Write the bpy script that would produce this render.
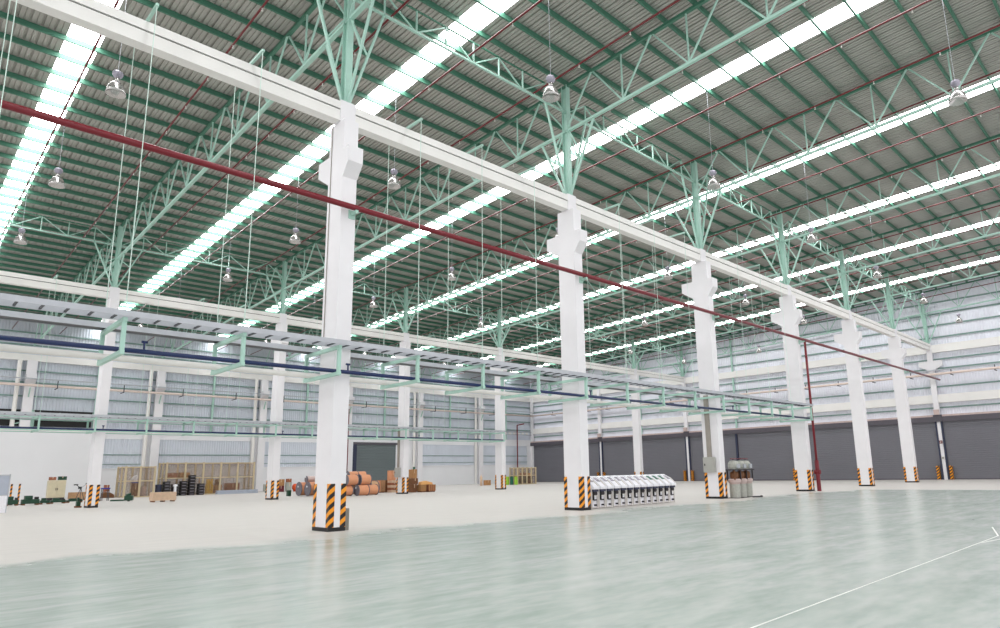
import bpy, math, random
from mathutils import Vector, Matrix
random.seed(7)
for o in list(bpy.data.objects): bpy.data.objects.remove(o)
SCN = bpy.context.scene
COL = SCN.collection

# ---------------------------------------------------------------- camera
FPX, PITCH, ROLL, YAW = 658.438, 0.19274, -0.020611, 0.779377
CXP, CYP = 540.951, 343.295
cy, sy = math.cos(YAW), math.sin(YAW)
FW = Vector((cy*math.cos(PITCH), sy*math.cos(PITCH), math.sin(PITCH)))
RR = Vector((sy, -cy, 0)); UU = RR.cross(FW)
R2 = math.cos(ROLL)*RR + math.sin(ROLL)*UU
U2 = -math.sin(ROLL)*RR + math.cos(ROLL)*UU
cam = bpy.data.cameras.new('camera'); cam_o = bpy.data.objects.new('camera', cam); COL.objects.link(cam_o)
cam.sensor_width = 36; cam.sensor_fit = 'HORIZONTAL'
cam.lens = FPX/1000*36
cam.shift_x = -(CXP-500)/1000; cam.shift_y = (CYP-314)/1000
cam.clip_end = 400; cam.clip_start = 0.05
m4 = Matrix((R2, U2, -FW)).transposed().to_4x4(); m4.translation = Vector((0, 0, 1.7))
cam_o.matrix_world = m4
SCN.camera = cam_o

# ---------------------------------------------------------------- world and exposure
SKY_STRENGTH = 1.15
SKYLIGHT_STRENGTH = 13.0
w = bpy.data.worlds.new('world'); SCN.world = w; w.use_nodes = True
bg = w.node_tree.nodes['Background']
bg.inputs[0].default_value = (1.0, 0.965, 0.985, 1); bg.inputs[1].default_value = SKY_STRENGTH
vs = SCN.view_settings
vs.view_transform = 'Standard'; vs.look = 'None'; vs.gamma = 1; vs.use_curve_mapping = False
vs.exposure = 0.23

# ---------------------------------------------------------------- measures (metres)
X0, S, YA, YB = 10.598, 11.9355, 20.169, 52.134
YC = YB + (YB-YA)                     # back wall line 84.1
XW = X0 + 6*S                         # door wall line 82.2
COLH = 14.83
SL = -0.042                           # roof fall along +Y
def ZT(y): return 20.75 + SL*(y-YA)   # top chord centre
def ZS(y): return 21.08 + SL*(y-YA)   # sheet
def ZB(y): return 18.30 + SL*(y-YA)   # bottom chord centre
XL, YN = X0-3*S, YA-(YB-YA)           # hall limits on the camera side

# ---------------------------------------------------------------- materials
def lin(c):
    return tuple(((x/255)/12.92 if x/255 <= 0.04045 else ((x/255+0.055)/1.055)**2.4) for x in c)
MATS = {}
def mat(name, rgb, rough=0.5, metal=0.0, var=0.06, scale=3.0, emit=None, spec=None, bump=0.0):
    m = bpy.data.materials.new(name); m.use_nodes = True
    nt = m.node_tree; b = nt.nodes['Principled BSDF']
    c = lin(rgb)
    b.inputs['Roughness'].default_value = rough; b.inputs['Metallic'].default_value = metal
    if spec is not None: b.inputs['Specular IOR Level'].default_value = spec
    tc = nt.nodes.new('ShaderNodeTexCoord'); nz = nt.nodes.new('ShaderNodeTexNoise')
    nz.inputs['Scale'].default_value = scale; nz.inputs['Detail'].default_value = 3
    nt.links.new(tc.outputs['Object'], nz.inputs['Vector'])
    rp = nt.nodes.new('ShaderNodeValToRGB')
    rp.color_ramp.elements[0].position = 0.3; rp.color_ramp.elements[1].position = 0.7
    rp.color_ramp.elements[0].color = (*[x*(1-var) for x in c], 1)
    rp.color_ramp.elements[1].color = (*[min(1, x*(1+var)) for x in c], 1)
    nt.links.new(nz.outputs['Fac'], rp.inputs['Fac']); nt.links.new(rp.outputs['Color'], b.inputs['Base Color'])
    if bump:
        bp = nt.nodes.new('ShaderNodeBump'); bp.inputs['Strength'].default_value = bump
        nt.links.new(nz.outputs['Fac'], bp.inputs['Height']); nt.links.new(bp.outputs['Normal'], b.inputs['Normal'])
    MATS[name] = m
    return m
mat('concrete_white', (228, 227, 230), 0.6, var=0.02, scale=1.2)
mat('beam_white', (230, 229, 226), 0.6, var=0.03, scale=0.8)
mat('wall_white', (228, 229, 232), 0.7, var=0.015, scale=0.5)
mat('mint', (166, 203, 190), 0.45, var=0.04)
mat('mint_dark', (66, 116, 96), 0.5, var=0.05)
mat('roof_sheet', (170, 170, 164), 0.42, metal=0.25, var=0.08, scale=0.6)
mat('wall_sheet', (232, 234, 243), 0.5, var=0.05, scale=0.4)
mat('back_sheet', (206, 212, 222), 0.5, var=0.05, scale=0.4)
mat('girt', (120, 150, 142), 0.5)
mat('sprinkler_red', (98, 14, 20), 0.3, var=0.05)
mat('red_pipe', (112, 10, 28), 0.35, var=0.05)
mat('blue_pipe', (10, 36, 84), 0.3, var=0.05)
mat('galv', (176, 180, 186), 0.4, metal=0.3, var=0.06)
mat('galv_dark', (70, 74, 80), 0.5, metal=0.3)
mat('pipe_white', (232, 230, 226), 0.4, var=0.02)
mat('pipe_pink', (222, 205, 196), 0.45, var=0.03)
mat('black', (18, 18, 20), 0.6)
mat('shutter', (112, 112, 119), 0.45, var=0.03, scale=0.3)
mat('shutter_back', (104, 114, 116), 0.45, var=0.03, scale=0.3)
mat('hood', (84, 80, 88), 0.5, var=0.04)
mat('navy', (44, 50, 74), 0.4)
mat('grey_box', (168, 168, 162), 0.5)
mat('plinth_grey', (128, 126, 118), 0.7)
mat('conduit', (150, 144, 136), 0.5)
mat('wood', (186, 148, 112), 0.75, var=0.12, scale=6)
mat('wood_pale', (214, 186, 160), 0.75, var=0.08, scale=5)
mat('wood_dark', (120, 80, 50), 0.8, var=0.15, scale=6)
mat('frame_tan', (196, 180, 148), 0.7, var=0.05)
mat('card', (172, 128, 84), 0.85, var=0.1, scale=4)
mat('card_red', (150, 92, 66), 0.85, var=0.12, scale=4)
mat('kraft', (214, 150, 112), 0.7, var=0.08, scale=3)
mat('reel_end', (110, 106, 114), 0.6, var=0.2, scale=9)
mat('dark_green', (12, 62, 42), 0.45, var=0.2, scale=6)
mat('beige_metal', (206, 196, 168), 0.45)
mat('dark_metal', (48, 44, 48), 0.5, metal=0.2)
mat('steel', (150, 146, 156), 0.35, metal=0.5, var=0.15, scale=14)
mat('white_paint', (232, 232, 238), 0.4, var=0.06, scale=14)
mat('off_white', (214, 210, 206), 0.5, var=0.08, scale=10)
mat('yellow', (214, 170, 40), 0.6)
mat('orange', (226, 88, 36), 0.5)
mat('orange_pale', (232, 176, 110), 0.6)
mat('blue', (34, 52, 150), 0.5)
mat('green_panel', (10, 92, 70), 0.4)
mat('lime', (150, 196, 56), 0.5)
mat('maroon', (110, 36, 48), 0.6)
mat('glass_grey', (168, 176, 190), 0.2)
mat('lamp_metal', (196, 194, 192), 0.25, metal=0.8, var=0.03)
mat('lamp_box', (158, 154, 168), 0.4, metal=0.3)
mat('machine_grey', (166, 168, 160), 0.5, var=0.12, scale=10)
mat('brown', (112, 72, 42), 0.6, var=0.2, scale=9)
mat('pinkish', (196, 176, 172), 0.6, var=0.08)
mat('rod_pale', (205, 228, 218), 0.4)
mat('line_white', (216, 218, 214), 0.6)

# skylight panel: gives off daylight
m = bpy.data.materials.new('skylight_panel'); m.use_nodes = True; MATS['skylight_panel'] = m
b = m.node_tree.nodes['Principled BSDF']; b.inputs['Base Color'].default_value = (0.9, 0.95, 0.95, 1)
b.inputs['Emission Color'].default_value = (1.0, 0.98, 0.99, 1); b.inputs['Emission Strength'].default_value = SKYLIGHT_STRENGTH
# cage mesh: see-through wire netting, half open
m = bpy.data.materials.new('netting'); m.use_nodes = True; MATS['netting'] = m
nt = m.node_tree; b = nt.nodes['Principled BSDF']; b.inputs['Base Color'].default_value = (*lin((150, 128, 108)), 1); b.inputs['Roughness'].default_value = 0.6
tc = nt.nodes.new('ShaderNodeTexCoord'); mp = nt.nodes.new('ShaderNodeMapping'); ck = nt.nodes.new('ShaderNodeTexNoise')
ck.inputs['Scale'].default_value = 40; nt.links.new(tc.outputs['Object'], mp.inputs[0]); nt.links.new(mp.outputs[0], ck.inputs['Vector'])
mr = nt.nodes.new('ShaderNodeMapRange'); mr.inputs[1].default_value = 0.45; mr.inputs[2].default_value = 0.55; mr.inputs[3].default_value = 0.04; mr.inputs[4].default_value = 0.42
nt.links.new(ck.outputs['Fac'], mr.inputs[0]); nt.links.new(mr.outputs[0], b.inputs['Alpha'])
# hazard stripes (yellow and black diagonal tape)
m = bpy.data.materials.new('hazard'); m.use_nodes = True; MATS['hazard'] = m
nt = m.node_tree; b = nt.nodes['Principled BSDF']; b.inputs['Roughness'].default_value = 0.5
tc = nt.nodes.new('ShaderNodeTexCoord'); sp = nt.nodes.new('ShaderNodeSeparateXYZ'); nt.links.new(tc.outputs['Object'], sp.inputs[0])
def mth(nt, op, a, bb):
    n = nt.nodes.new('ShaderNodeMath'); n.operation = op
    for i, v in enumerate((a, bb)):
        if v is None: continue
        if isinstance(v, (int, float)): n.inputs[i].default_value = v
        else: nt.links.new(v, n.inputs[i])
    return n.outputs[0]
d = mth(nt, 'SUBTRACT', sp.outputs['X'], sp.outputs['Y'])
q = mth(nt, 'SUBTRACT', sp.outputs['Z'], mth(nt, 'MULTIPLY', d, 0.75))
q = mth(nt, 'FRACT', mth(nt, 'MULTIPLY', q, 1/0.31), None)
q = mth(nt, 'GREATER_THAN', q, 0.5)
mx = nt.nodes.new('ShaderNodeMix'); mx.data_type = 'RGBA'
mx.inputs[6].default_value = (*lin((235, 150, 20)), 1); mx.inputs[7].default_value = (*lin((16, 15, 18)), 1)
nt.links.new(q, mx.inputs[0]); nt.links.new(mx.outputs[2], b.inputs['Base Color'])
# floor: polished green-grey screed in the near bay, paler dull screed behind and along the doors
m = bpy.data.materials.new('floor'); m.use_nodes = True; MATS['floor'] = m
nt = m.node_tree; b = nt.nodes['Principled BSDF']
tc = nt.nodes.new('ShaderNodeTexCoord'); sp = nt.nodes.new('ShaderNodeSeparateXYZ'); nt.links.new(tc.outputs['Object'], sp.inputs[0])
def noise(scale, vec=None, det=4):
    n = nt.nodes.new('ShaderNodeTexNoise'); n.inputs['Scale'].default_value = scale; n.inputs['Detail'].default_value = det
    nt.links.new(vec or tc.outputs['Object'], n.inputs['Vector']); return n.outputs['Fac']
def mapping(rz, sc):
    mp = nt.nodes.new('ShaderNodeMapping'); mp.inputs['Rotation'].default_value = (0, 0, rz); mp.inputs['Scale'].default_value = sc
    nt.links.new(tc.outputs['Object'], mp.inputs[0]); return mp.outputs[0]
edge = noise(0.35, det=6)
ey = mth(nt, 'ADD', sp.outputs['Y'], mth(nt, 'MULTIPLY', mth(nt, 'SUBTRACT', edge, 0.5), 5.0))
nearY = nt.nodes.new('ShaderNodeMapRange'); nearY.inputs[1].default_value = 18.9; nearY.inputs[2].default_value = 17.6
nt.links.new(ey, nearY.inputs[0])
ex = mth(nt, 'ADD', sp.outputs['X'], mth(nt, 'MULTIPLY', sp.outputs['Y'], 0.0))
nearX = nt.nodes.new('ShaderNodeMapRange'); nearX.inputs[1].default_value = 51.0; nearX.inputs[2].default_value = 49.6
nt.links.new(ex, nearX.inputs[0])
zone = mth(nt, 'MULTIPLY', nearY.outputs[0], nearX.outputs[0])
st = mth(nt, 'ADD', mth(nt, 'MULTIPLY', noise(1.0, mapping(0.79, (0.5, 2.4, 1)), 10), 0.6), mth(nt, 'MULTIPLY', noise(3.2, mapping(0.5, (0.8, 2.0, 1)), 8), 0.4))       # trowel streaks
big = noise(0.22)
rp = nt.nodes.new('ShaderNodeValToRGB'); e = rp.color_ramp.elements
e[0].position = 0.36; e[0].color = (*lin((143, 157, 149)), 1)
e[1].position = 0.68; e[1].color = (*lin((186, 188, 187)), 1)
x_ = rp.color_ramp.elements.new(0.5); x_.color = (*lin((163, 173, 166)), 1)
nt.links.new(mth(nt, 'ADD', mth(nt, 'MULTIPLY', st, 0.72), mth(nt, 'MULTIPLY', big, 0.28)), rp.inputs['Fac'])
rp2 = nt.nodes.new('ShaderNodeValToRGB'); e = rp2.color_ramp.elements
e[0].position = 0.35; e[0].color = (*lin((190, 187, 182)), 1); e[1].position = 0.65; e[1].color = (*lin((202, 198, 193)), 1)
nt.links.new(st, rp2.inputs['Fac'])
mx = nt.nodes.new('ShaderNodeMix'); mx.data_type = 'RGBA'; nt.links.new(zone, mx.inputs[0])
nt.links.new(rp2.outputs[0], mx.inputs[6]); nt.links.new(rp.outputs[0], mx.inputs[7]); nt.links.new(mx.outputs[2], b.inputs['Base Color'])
rg = nt.nodes.new('ShaderNodeMapRange'); rg.inputs[3].default_value = 0.45; rg.inputs[4].default_value = 0.24
nt.links.new(zone, rg.inputs[0])
nt.links.new(mth(nt, 'ADD', rg.outputs[0], mth(nt, 'MULTIPLY', mth(nt, 'SUBTRACT', st, 0.5), 0.15)), b.inputs['Roughness'])
bp = nt.nodes.new('ShaderNodeBump'); bp.inputs['Strength'].default_value = 0.012; bp.inputs['Distance'].default_value = 0.02
nt.links.new(noise(1.6), bp.inputs['Height']); nt.links.new(bp.outputs['Normal'], b.inputs['Normal'])

# ---------------------------------------------------------------- mesh helpers
class MB:
    def __init__(s): s.v = []; s.f = []
    def add(s, vs, fs):
        n = len(s.v); s.v += [tuple(v) for v in vs]; s.f += [tuple(i+n for i in f) for f in fs]; return s
    def box(s, x0, x1, y0, y1, z0, z1):
        return s.add([(x, y, z) for x in (x0, x1) for y in (y0, y1) for z in (z0, z1)],
                     [(0, 1, 3, 2), (4, 6, 7, 5), (0, 4, 5, 1), (2, 3, 7, 6), (0, 2, 6, 4), (1, 5, 7, 3)])
    def bar(s, p, q, wd, ht, up=(0, 0, 1)):
        p, q, up = Vector(p), Vector(q), Vector(up); a = (q-p).normalized()
        if abs(a.dot(up)) > 0.98: up = Vector((1, 0, 0))
        r = a.cross(up).normalized()*wd/2; u = r.cross(a).normalized()*ht/2
        return s.add([p-r-u, p+r-u, p+r+u, p-r+u, q-r-u, q+r-u, q+r+u, q-r+u],
                     [(0, 1, 2, 3), (4, 7, 6, 5), (0, 4, 5, 1), (1, 5, 6, 2), (2, 6, 7, 3), (3, 7, 4, 0)])
    def tube(s, p, q, r, n=10, r2=None):
        p, q = Vector(p), Vector(q); a = (q-p).normalized(); r2 = r if r2 is None else r2
        up = Vector((0, 0, 1)) if abs(a.z) < 0.9 else Vector((1, 0, 0))
        e1 = a.cross(up).normalized(); e2 = a.cross(e1)
        vs = [c + (e1*math.cos(2*math.pi*i/n)+e2*math.sin(2*math.pi*i/n))*rr for c, rr in ((p, r), (q, r2)) for i in range(n)]
        fs = [(i, (i+1) % n, n+(i+1) % n, n+i) for i in range(n)]+[tuple(range(n))[::-1], tuple(range(n, 2*n))]
        return s.add(vs, fs)
    def lathe(s, prof, n=16, c=(0, 0, 0)):
        vs = [(c[0]+r*math.cos(2*math.pi*i/n), c[1]+r*math.sin(2*math.pi*i/n), c[2]+z) for r, z in prof for i in range(n)]
        fs = [(k*n+i, k*n+(i+1) % n, (k+1)*n+(i+1) % n, (k+1)*n+i) for k in range(len(prof)-1) for i in range(n)]
        return s.add(vs, fs)
    def prism(s, poly, axis, a, b):
        """poly: 2-D outline in the plane across axis ('x': (y,z), 'y': (x,z), 'z': (x,y))"""
        def P(t, p): return {'x': (t, p[0], p[1]), 'y': (p[0], t, p[1]), 'z': (p[0], p[1], t)}[axis]
        n = len(poly)
        return s.add([P(a, p) for p in poly]+[P(b, p) for p in poly],
                     [tuple(range(n)), tuple(range(2*n-1, n-1, -1))]+[(i, i+n, (i+1) % n+n, (i+1) % n) for i in range(n)])
    def build(s, name, mt, parent=None, loc=None, smooth=False, bevel=0):
        me = bpy.data.meshes.new(name); me.from_pydata(s.v, [], s.f); me.materials.append(MATS[mt])
        import bmesh
        bm = bmesh.new(); bm.from_mesh(me); bmesh.ops.recalc_face_normals(bm, faces=bm.faces); bm.to_mesh(me); bm.free()
        if smooth:
            for p in me.polygons: p.use_smooth = True
        o = bpy.data.objects.new(name, me); COL.objects.link(o)
        if parent: o.parent = parent
        if loc: o.location = loc
        if bevel:
            bv = o.modifiers.new('bevel', 'BEVEL'); bv.width = bevel; bv.segments = 2; bv.limit_method = 'ANGLE'
        return o
def tag(o, label=None, cat=None, group=None, kind=None):
    if label: o['label'] = label
    if cat: o['category'] = cat
    if group: o['group'] = group
    if kind: o['kind'] = kind
    return o
def empty(name, loc, label=None, cat=None, group=None, rz=0):
    o = bpy.data.objects.new(name, None); COL.objects.link(o); o.location = loc; o.rotation_euler.z = rz
    o.empty_display_size = 0.1
    return tag(o, label, cat, group)
def kids(o): return [c for c in bpy.data.objects if c.parent == o]
KID = {}
def copy_tree(o, loc=None, label=None, parent=None, rz=None):
    c = o.copy(); COL.objects.link(c)
    if parent: c.parent = parent
    if o.name not in KID: KID[o.name] = kids(o)
    for k in KID[o.name]: copy_tree(k, parent=c)
    if loc is not None: c.location = loc
    if rz is not None: c.rotation_euler.z = rz
    if label: c['label'] = label
    return c
ORD = ['first', 'second', 'third', 'fourth', 'fifth', 'sixth', 'seventh', 'eighth', 'ninth', 'tenth', 'eleventh', 'twelfth', 'thirteenth', 'fourteenth', 'fifteenth', 'sixteenth']
def struct(o): o['kind'] = 'structure'; return o

# ---------------------------------------------------------------- floor
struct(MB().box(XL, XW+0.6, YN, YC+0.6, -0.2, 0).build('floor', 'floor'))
ln = MB(); ln.box(-2, 19.0, 3.738, 3.762, 0.0, 0.003)
ln.bar((19.0, 3.75, 0.0015), (21.5, 4.35, 0.0015), 0.035, 0.003); ln.bar((17.2, 3.72, 0.0015), (22, 3.0, 0.0015), 0.03, 0.003)
tag(ln.build('floor_line', 'line_white'), 'thin white line marked across the near right corner of the polished floor', 'floor line')

# ---------------------------------------------------------------- roof
SKX = [X0+(k+.5)*S-0.25 for k in range(-3, 6)]; SKW = 0.6
def sheet_profile(x0, x1, pitch=0.42):
    """corrugated roof profile (x, dz) seen from below: flat pans with narrow raised ribs"""
    pts = [(x0, 0)]; x = x0+pitch/2
    while x < x1-0.12:
        pts += [(x-0.05, 0), (x-0.03, 0.07), (x+0.03, 0.07), (x+0.05, 0)]
        if x+pitch/2 < x1-0.1: pts += [(x+pitch/2-.025, 0), (x+pitch/2-.015, 0.03), (x+pitch/2+.015, 0.03), (x+pitch/2+.025, 0)]
        x += pitch
    pts.append((x1, 0)); return pts
ce = MB(); edges = [XL]+[e for c in SKX for e in (c-SKW, c+SKW)]+[XW+0.3]
for a, b_ in zip(edges[0::2], edges[1::2]):
    pr_ = sheet_profile(a, b_); n = len(pr_)
    ce.add([(x, YN, ZS(YN)+dz) for x, dz in pr_]+[(x, YC+0.5, ZS(YC+0.5)+dz) for x, dz in pr_], [(i, i+1, n+i+1, n+i) for i in range(n-1)])
struct(ce.build('ceiling', 'roof_sheet'))
for i, c in enumerate(SKX):
    s_ = MB(); s_.add([(c-SKW, YN, ZS(YN)+.02), (c+SKW, YN, ZS(YN)+.02), (c+SKW, YC+.5, ZS(YC+.5)+.02), (c-SKW, YC+.5, ZS(YC+.5)+.02)], [(0, 1, 2, 3)])
    struct(s_.build('window_%d' % (i+1), 'skylight_panel'))
# purlins: one long cold-formed channel each, 1.5 m apart
pu = MB(); pu.prism([(-.045, -.12), (.045, -.12), (.045, -.10), (-.02, -.10), (-.02, .105), (.05, .105), (.05, .12), (-.045, .12)], 'x', 0, XW-XL)
p0 = None; y = 5.11-1.5*5
while y < YC:
    loc = (XL, y, ZT(y)+0.20)
    if p0 is None:
        p0 = pu.build('roof_purlin', 'mint_dark', loc=loc); tag(p0, 'long green steel purlin running under the corrugated roof sheets towards the door wall', 'purlin', 'roof purlins')
    else:
        c = p0.copy(); COL.objects.link(c); c.location = loc
    y += 1.5

# roof trusses along Y, one span between two column rows (origin: on the bottom chord at the near row)
SP = YB-YA; NP = 9; PW = SP/NP
def zb(t): return SL*t
def zt(t): return 2.45+SL*t
tr = empty('roof_truss', (X0, YA, ZB(YA)), 'x', 'truss', 'roof trusses')
MB().bar((0, 0, zt(0)), (0, SP, zt(SP)), 0.15, 0.14).build('top_chord', 'mint_dark', tr)
MB().bar((0, 0, zb(0)), (0, SP, zb(SP)), 0.16, 0.12).build('bottom_chord', 'mint', tr)
for i in range(NP+1):
    t = i*PW
    if 0 < i < NP: MB().bar((0, t, zb(t)), (0, t, zt(t)), 0.06, 0.06).build('vertical', 'mint', tr)
    if i < NP:
        tm = t+PW/2
        MB().bar((0.03, t, zb(t)), (0.03, tm, zt(tm)), 0.07, 0.07).build('diagonal', 'mint', tr)
        MB().bar((-0.03, tm, zt(tm)), (-0.03, t+PW, zb(t+PW)), 0.07, 0.07).build('diagonal', 'mint', tr)
spanname = ['span before the near row', 'span between the two column rows', 'span behind the far row']
for k in range(-2, 7):
    for sp_ in range(3):
        nm = ('over the column line nearest the camera' if k == 0 else 'beyond the left picture edge' if k < 0 else 'against the roller door wall' if k == 6 else 'over the %s column line' % ORD[k])
        lab = 'green roof truss %s, %s' % (nm, spanname[sp_])
        if k == -1: lab = 'green roof truss one bay left of the nearest column, ' + spanname[sp_]
        if k == -2:
            if sp_ != 2: continue
            lab = 'green roof truss at the far upper left near the back wall'
        x = X0+k*S - (0.35 if k == 6 else 0); yy = YA+(sp_-1)*SP
        if k == 0 and sp_ == 1: tr['label'] = lab; continue
        copy_tree(tr, (x, yy, ZB(YA)+SL*(yy-YA)), lab)

# cross trusses along X over each column row
def cross(name, loc, label):
    t = empty(name, loc, label, 'truss', 'cross trusses over the column rows')
    P = S/8
    MB().bar((.03, 0, 0), (S-.03, 0, 0), 0.10, 0.08).build('bottom_chord', 'mint', t)
    MB().bar((P, 0, 1.0), (S-P, 0, 1.0), 0.07, 0.06).build('top_chord', 'mint_dark', t)
    for i in range(1, 8): MB().bar((i*P, 0, 0), (i*P, 0, 1.0), 0.07, 0.05).build('vertical', 'mint', t)
    for i in range(0, 8):
        a, c = (0, 1) if i % 2 == 0 else (1, 0)
        MB().bar((max(i*P, .04), .03, a), (min((i+1)*P, S-.04), .03, c), 0.06, 0.05).build('diagonal', 'mint', t)
    return t
ct = cross('cross_truss', (X0, YA, 19.33), 'light green cross truss between the two nearest columns of the near row')
for r_, (yr, zr) in enumerate(((YA, 19.33), (YB, 17.95))):
    for k in range(-2, 6):
        if r_ == 0 and k == 0: continue
        rn = 'near' if r_ == 0 else 'far'
        where = 'running left from the first column of the %s row' % rn if k == -1 else 'two bays left of the first column of the %s row' % rn if k == -2 else ('between the %s and %s columns of the %s row' % (ORD[k], ORD[k+1], rn) if k < 5 else 'between the sixth column of the %s row and the door wall' % rn)
        copy_tree(ct, (X0+k*S, yr, zr), 'light green cross truss '+where)

# ---------------------------------------------------------------- concrete columns
LW, LD, UW, UD = 0.552, 1.036, 0.60, 0.46
def guard(sx, sy, w=0.17, t=0.012, h=1.46, z0=0.12):
    x, y = sx*LW/2, sy*LD/2
    g = MB(); xa, xb = sorted((x+sx*t, x-sx*w)); ya, yb = sorted((y, y+sy*t)); g.box(xa, xb, ya, yb, z0, h)
    xa, xb = sorted((x, x+sx*t)); ya, yb = sorted((y+sy*t, y-sy*w)); g.box(xa, xb, ya, yb, z0, h)
    return g
def column(loc, label):
    t = empty('concrete_column', loc, label, 'column', 'white concrete columns of the hall')
    s_ = MB(); s_.box(-LW/2, LW/2, -LD/2, LD/2, 0, 14.05); s_.build('shaft', 'concrete_white', t, bevel=0.02)
    c = MB(); c.prism([(-LD/2, 11.85), (-0.88, 12.33), (-0.88, 12.9), (1.27, 12.9), (1.27, 12.33), (LD/2, 11.85)], 'x', -LW/2-.004, LW/2+.004)
    c.build('corbel', 'concrete_white', t)
    u = MB(); u.box(-UW/2, UW/2, -UD/2, UD/2, 14.05, COLH+0.05); u.build('head', 'concrete_white', t, bevel=0.015)
    MB().box(-LW/2-.015, LW/2+.015, -LD/2-.015, LD/2+.015, 0, 0.12).build('base_band', 'black', t)
    for sx in (-1, 1):
        for sy_ in (-1, 1): guard(sx, sy_).build('corner_guard', 'hazard', t)
    return t
c0 = column((X0, YA, 0), 'white concrete column with hazard-striped corners nearest the camera')
for k in range(-1, 6):
    if k: copy_tree(c0, (X0+k*S, YA, 0), 'white concrete column with hazard-striped foot, %s of the near row' % (ORD[k]+' from the camera' if k > 0 else 'one bay behind the first') if k > 0 else 'white concrete column of the near row left of the picture')
    copy_tree(c0, (X0+k*S, YB, 0), ('white concrete column with hazard-striped foot, %s from the left in the far row' % ORD[k]) if k >= 0 else 'white concrete column of the far row beyond the left picture edge')

# steel post with tree braces on each column head
def post(loc, label, zn, zc, ztop):
    """zn bottom-chord height, zc cross-truss chord height, above the column head (origin)"""
    t = empty('roof_post', loc, label, 'steel post', 'green steel posts on the column heads')
    p = MB(); p.box(-.13, .13, -.17, -.15, 0, ztop); p.box(-.13, .13, .15, .17, 0, ztop); p.box(-.02, .02, -.15, .15, 0, ztop); p.build('post', 'mint', t)
    MB().box(-.2, .2, -.2, .2, 0, .03).build('base_plate', 'mint', t)
    for s_ in (-1, 1):
        MB().bar((0, s_*.17, .05), (0, s_*1.75, zn-.05), .10, .08, (1, 0, 0)).build('brace', 'mint', t)
        MB().bar((s_*.13, 0, .05), (s_*S/8, 0, zc), .10, .08).build('brace', 'mint', t)
        MB().bar((0, s_*.15, zn), (0, s_*0.98, zn*.52), .07, .05, (1, 0, 0)).build('strut', 'mint', t)
        MB().bar((s_*.13, 0, zn), (s_*.82, 0, zc*.52), .07, .05).build('strut', 'mint', t)
    return t
pa = post((X0, YA, COLH+.05), 'green steel post with spreading braces on the nearest column', ZB(YA)-COLH, 19.33-COLH, ZT(YA)-COLH)
pb = post((X0, YB, COLH+.05), 'green steel post with spreading braces on the first far-row column', ZB(YB)-COLH, 17.95-COLH, ZT(YB)-COLH)
for k in range(-2, 7):
    if k: copy_tree(pa, (X0+k*S-(0.3 if k == 6 else 0), YA, COLH+.05), 'green steel post with spreading braces on %s' % (('the %s column of the near row' % ORD[k]) if 0 < k < 6 else 'the door wall, ending the near row' if k == 6 else 'a near-row column left of the picture'))
    if k: copy_tree(pb, (X0+k*S-(0.3 if k == 6 else 0), YB, COLH+.05), 'green steel post with spreading braces on %s' % (('the %s column of the far row' % ORD[k]) if 0 < k < 6 else 'the door wall, ending the far row' if k == 6 else 'a far-row column left of the picture'))

# concrete beams along the rows
def beam(loc, label):
    t = empty('tie_beam', loc, label, 'beam', 'white concrete beams between column heads')
    a, b_ = UW/2, S-UW/2
    MB().box(a, b_, -.20, .20, 14.08, 14.48).build('beam', 'beam_white', t)
    MB().box(a, b_, -.16, .16, 14.48, 14.52).build('joint', 'dark_metal', t)
    MB().box(a, b_, -.23, .23, 14.52, 14.80).build('cap', 'beam_white', t)
    return t
b0 = beam((X0, YA, 0), 'white concrete beam from the nearest column to the second near-row column')
for yr, rn in ((YA, 'near'), (YB, 'far')):
    for k in range(-2, 6):
        if yr == YA and k == 0: continue
        lab = ('white concrete beam running left out of the picture from the first %s-row column' % rn if k == -1 else 'white concrete beam two bays left of the first %s-row column' % rn if k == -2 else
               'white concrete beam between the %s and %s columns of the %s row' % (ORD[k], ORD[k+1], rn) if k < 5 else 'white concrete beam from the sixth %s-row column to the door wall' % rn)
        copy_tree(b0, (X0+k*S, yr, 0), lab)

# ---------------------------------------------------------------- door wall (plane x = XW)
def corr_wall(axis, c, a, b_, z0, z1f, pitch=0.27, dep=0.05, sgn=1):
    """vertical corrugated sheet; axis 'x' = plane x=c running along y"""
    g = MB(); pts = []; t = a
    while t < b_:
        pts += [(t, 0), (t+pitch*.45, 0), (t+pitch*.55, dep), (t+pitch*.9, dep)]; t += pitch
    n = len(pts)
    def P(p, z): return (c+sgn*p[1], p[0], z) if axis == 'x' else (p[0], c+sgn*p[1], z)
    g.add([P(p, z0) for p in pts]+[P(p, z1f(p[0])) for p in pts], [(i, i+1, n+i+1, n+i) for i in range(n-1)])
    return g
struct(corr_wall('x', XW+0.30, YN, YC+.4, 6.2, lambda y: ZS(y)+.05).build('wall_right', 'wall_sheet'))
def strip(name, x0, x1, y0, y1, z0, z1, mt, parent=None):
    o = MB().box(x0, x1, y0, y1, z0, z1).build(name, mt, parent)
    if not parent: struct(o)
    return o
tn = [0]
def trim(x0, x1, y0, y1, z0, z1, mt):
    tn[0] += 1; return strip('trim_%d' % tn[0], x0, x1, y0, y1, z0, z1, mt)
trim(XW-.12, XW+.3, YN, YC, 13.82, 14.68, 'beam_white')
trim(XW-.12, XW+.3, YN, YC, 8.25, 9.15, 'beam_white')
trim(XW-.22, XW+.3, YN, YC, 6.75, 6.95, 'pinkish')
trim(XW-.30, XW+.3, YN, YC, 6.2, 6.75, 'hood')
for z in (7.75, 10.05, 12.05, 13.1, 15.55, 16.9, 18.2, 19.5):
    trim(XW+.14, XW+.29, YN, YC, z-.08, z+.06, 'girt')
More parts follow.
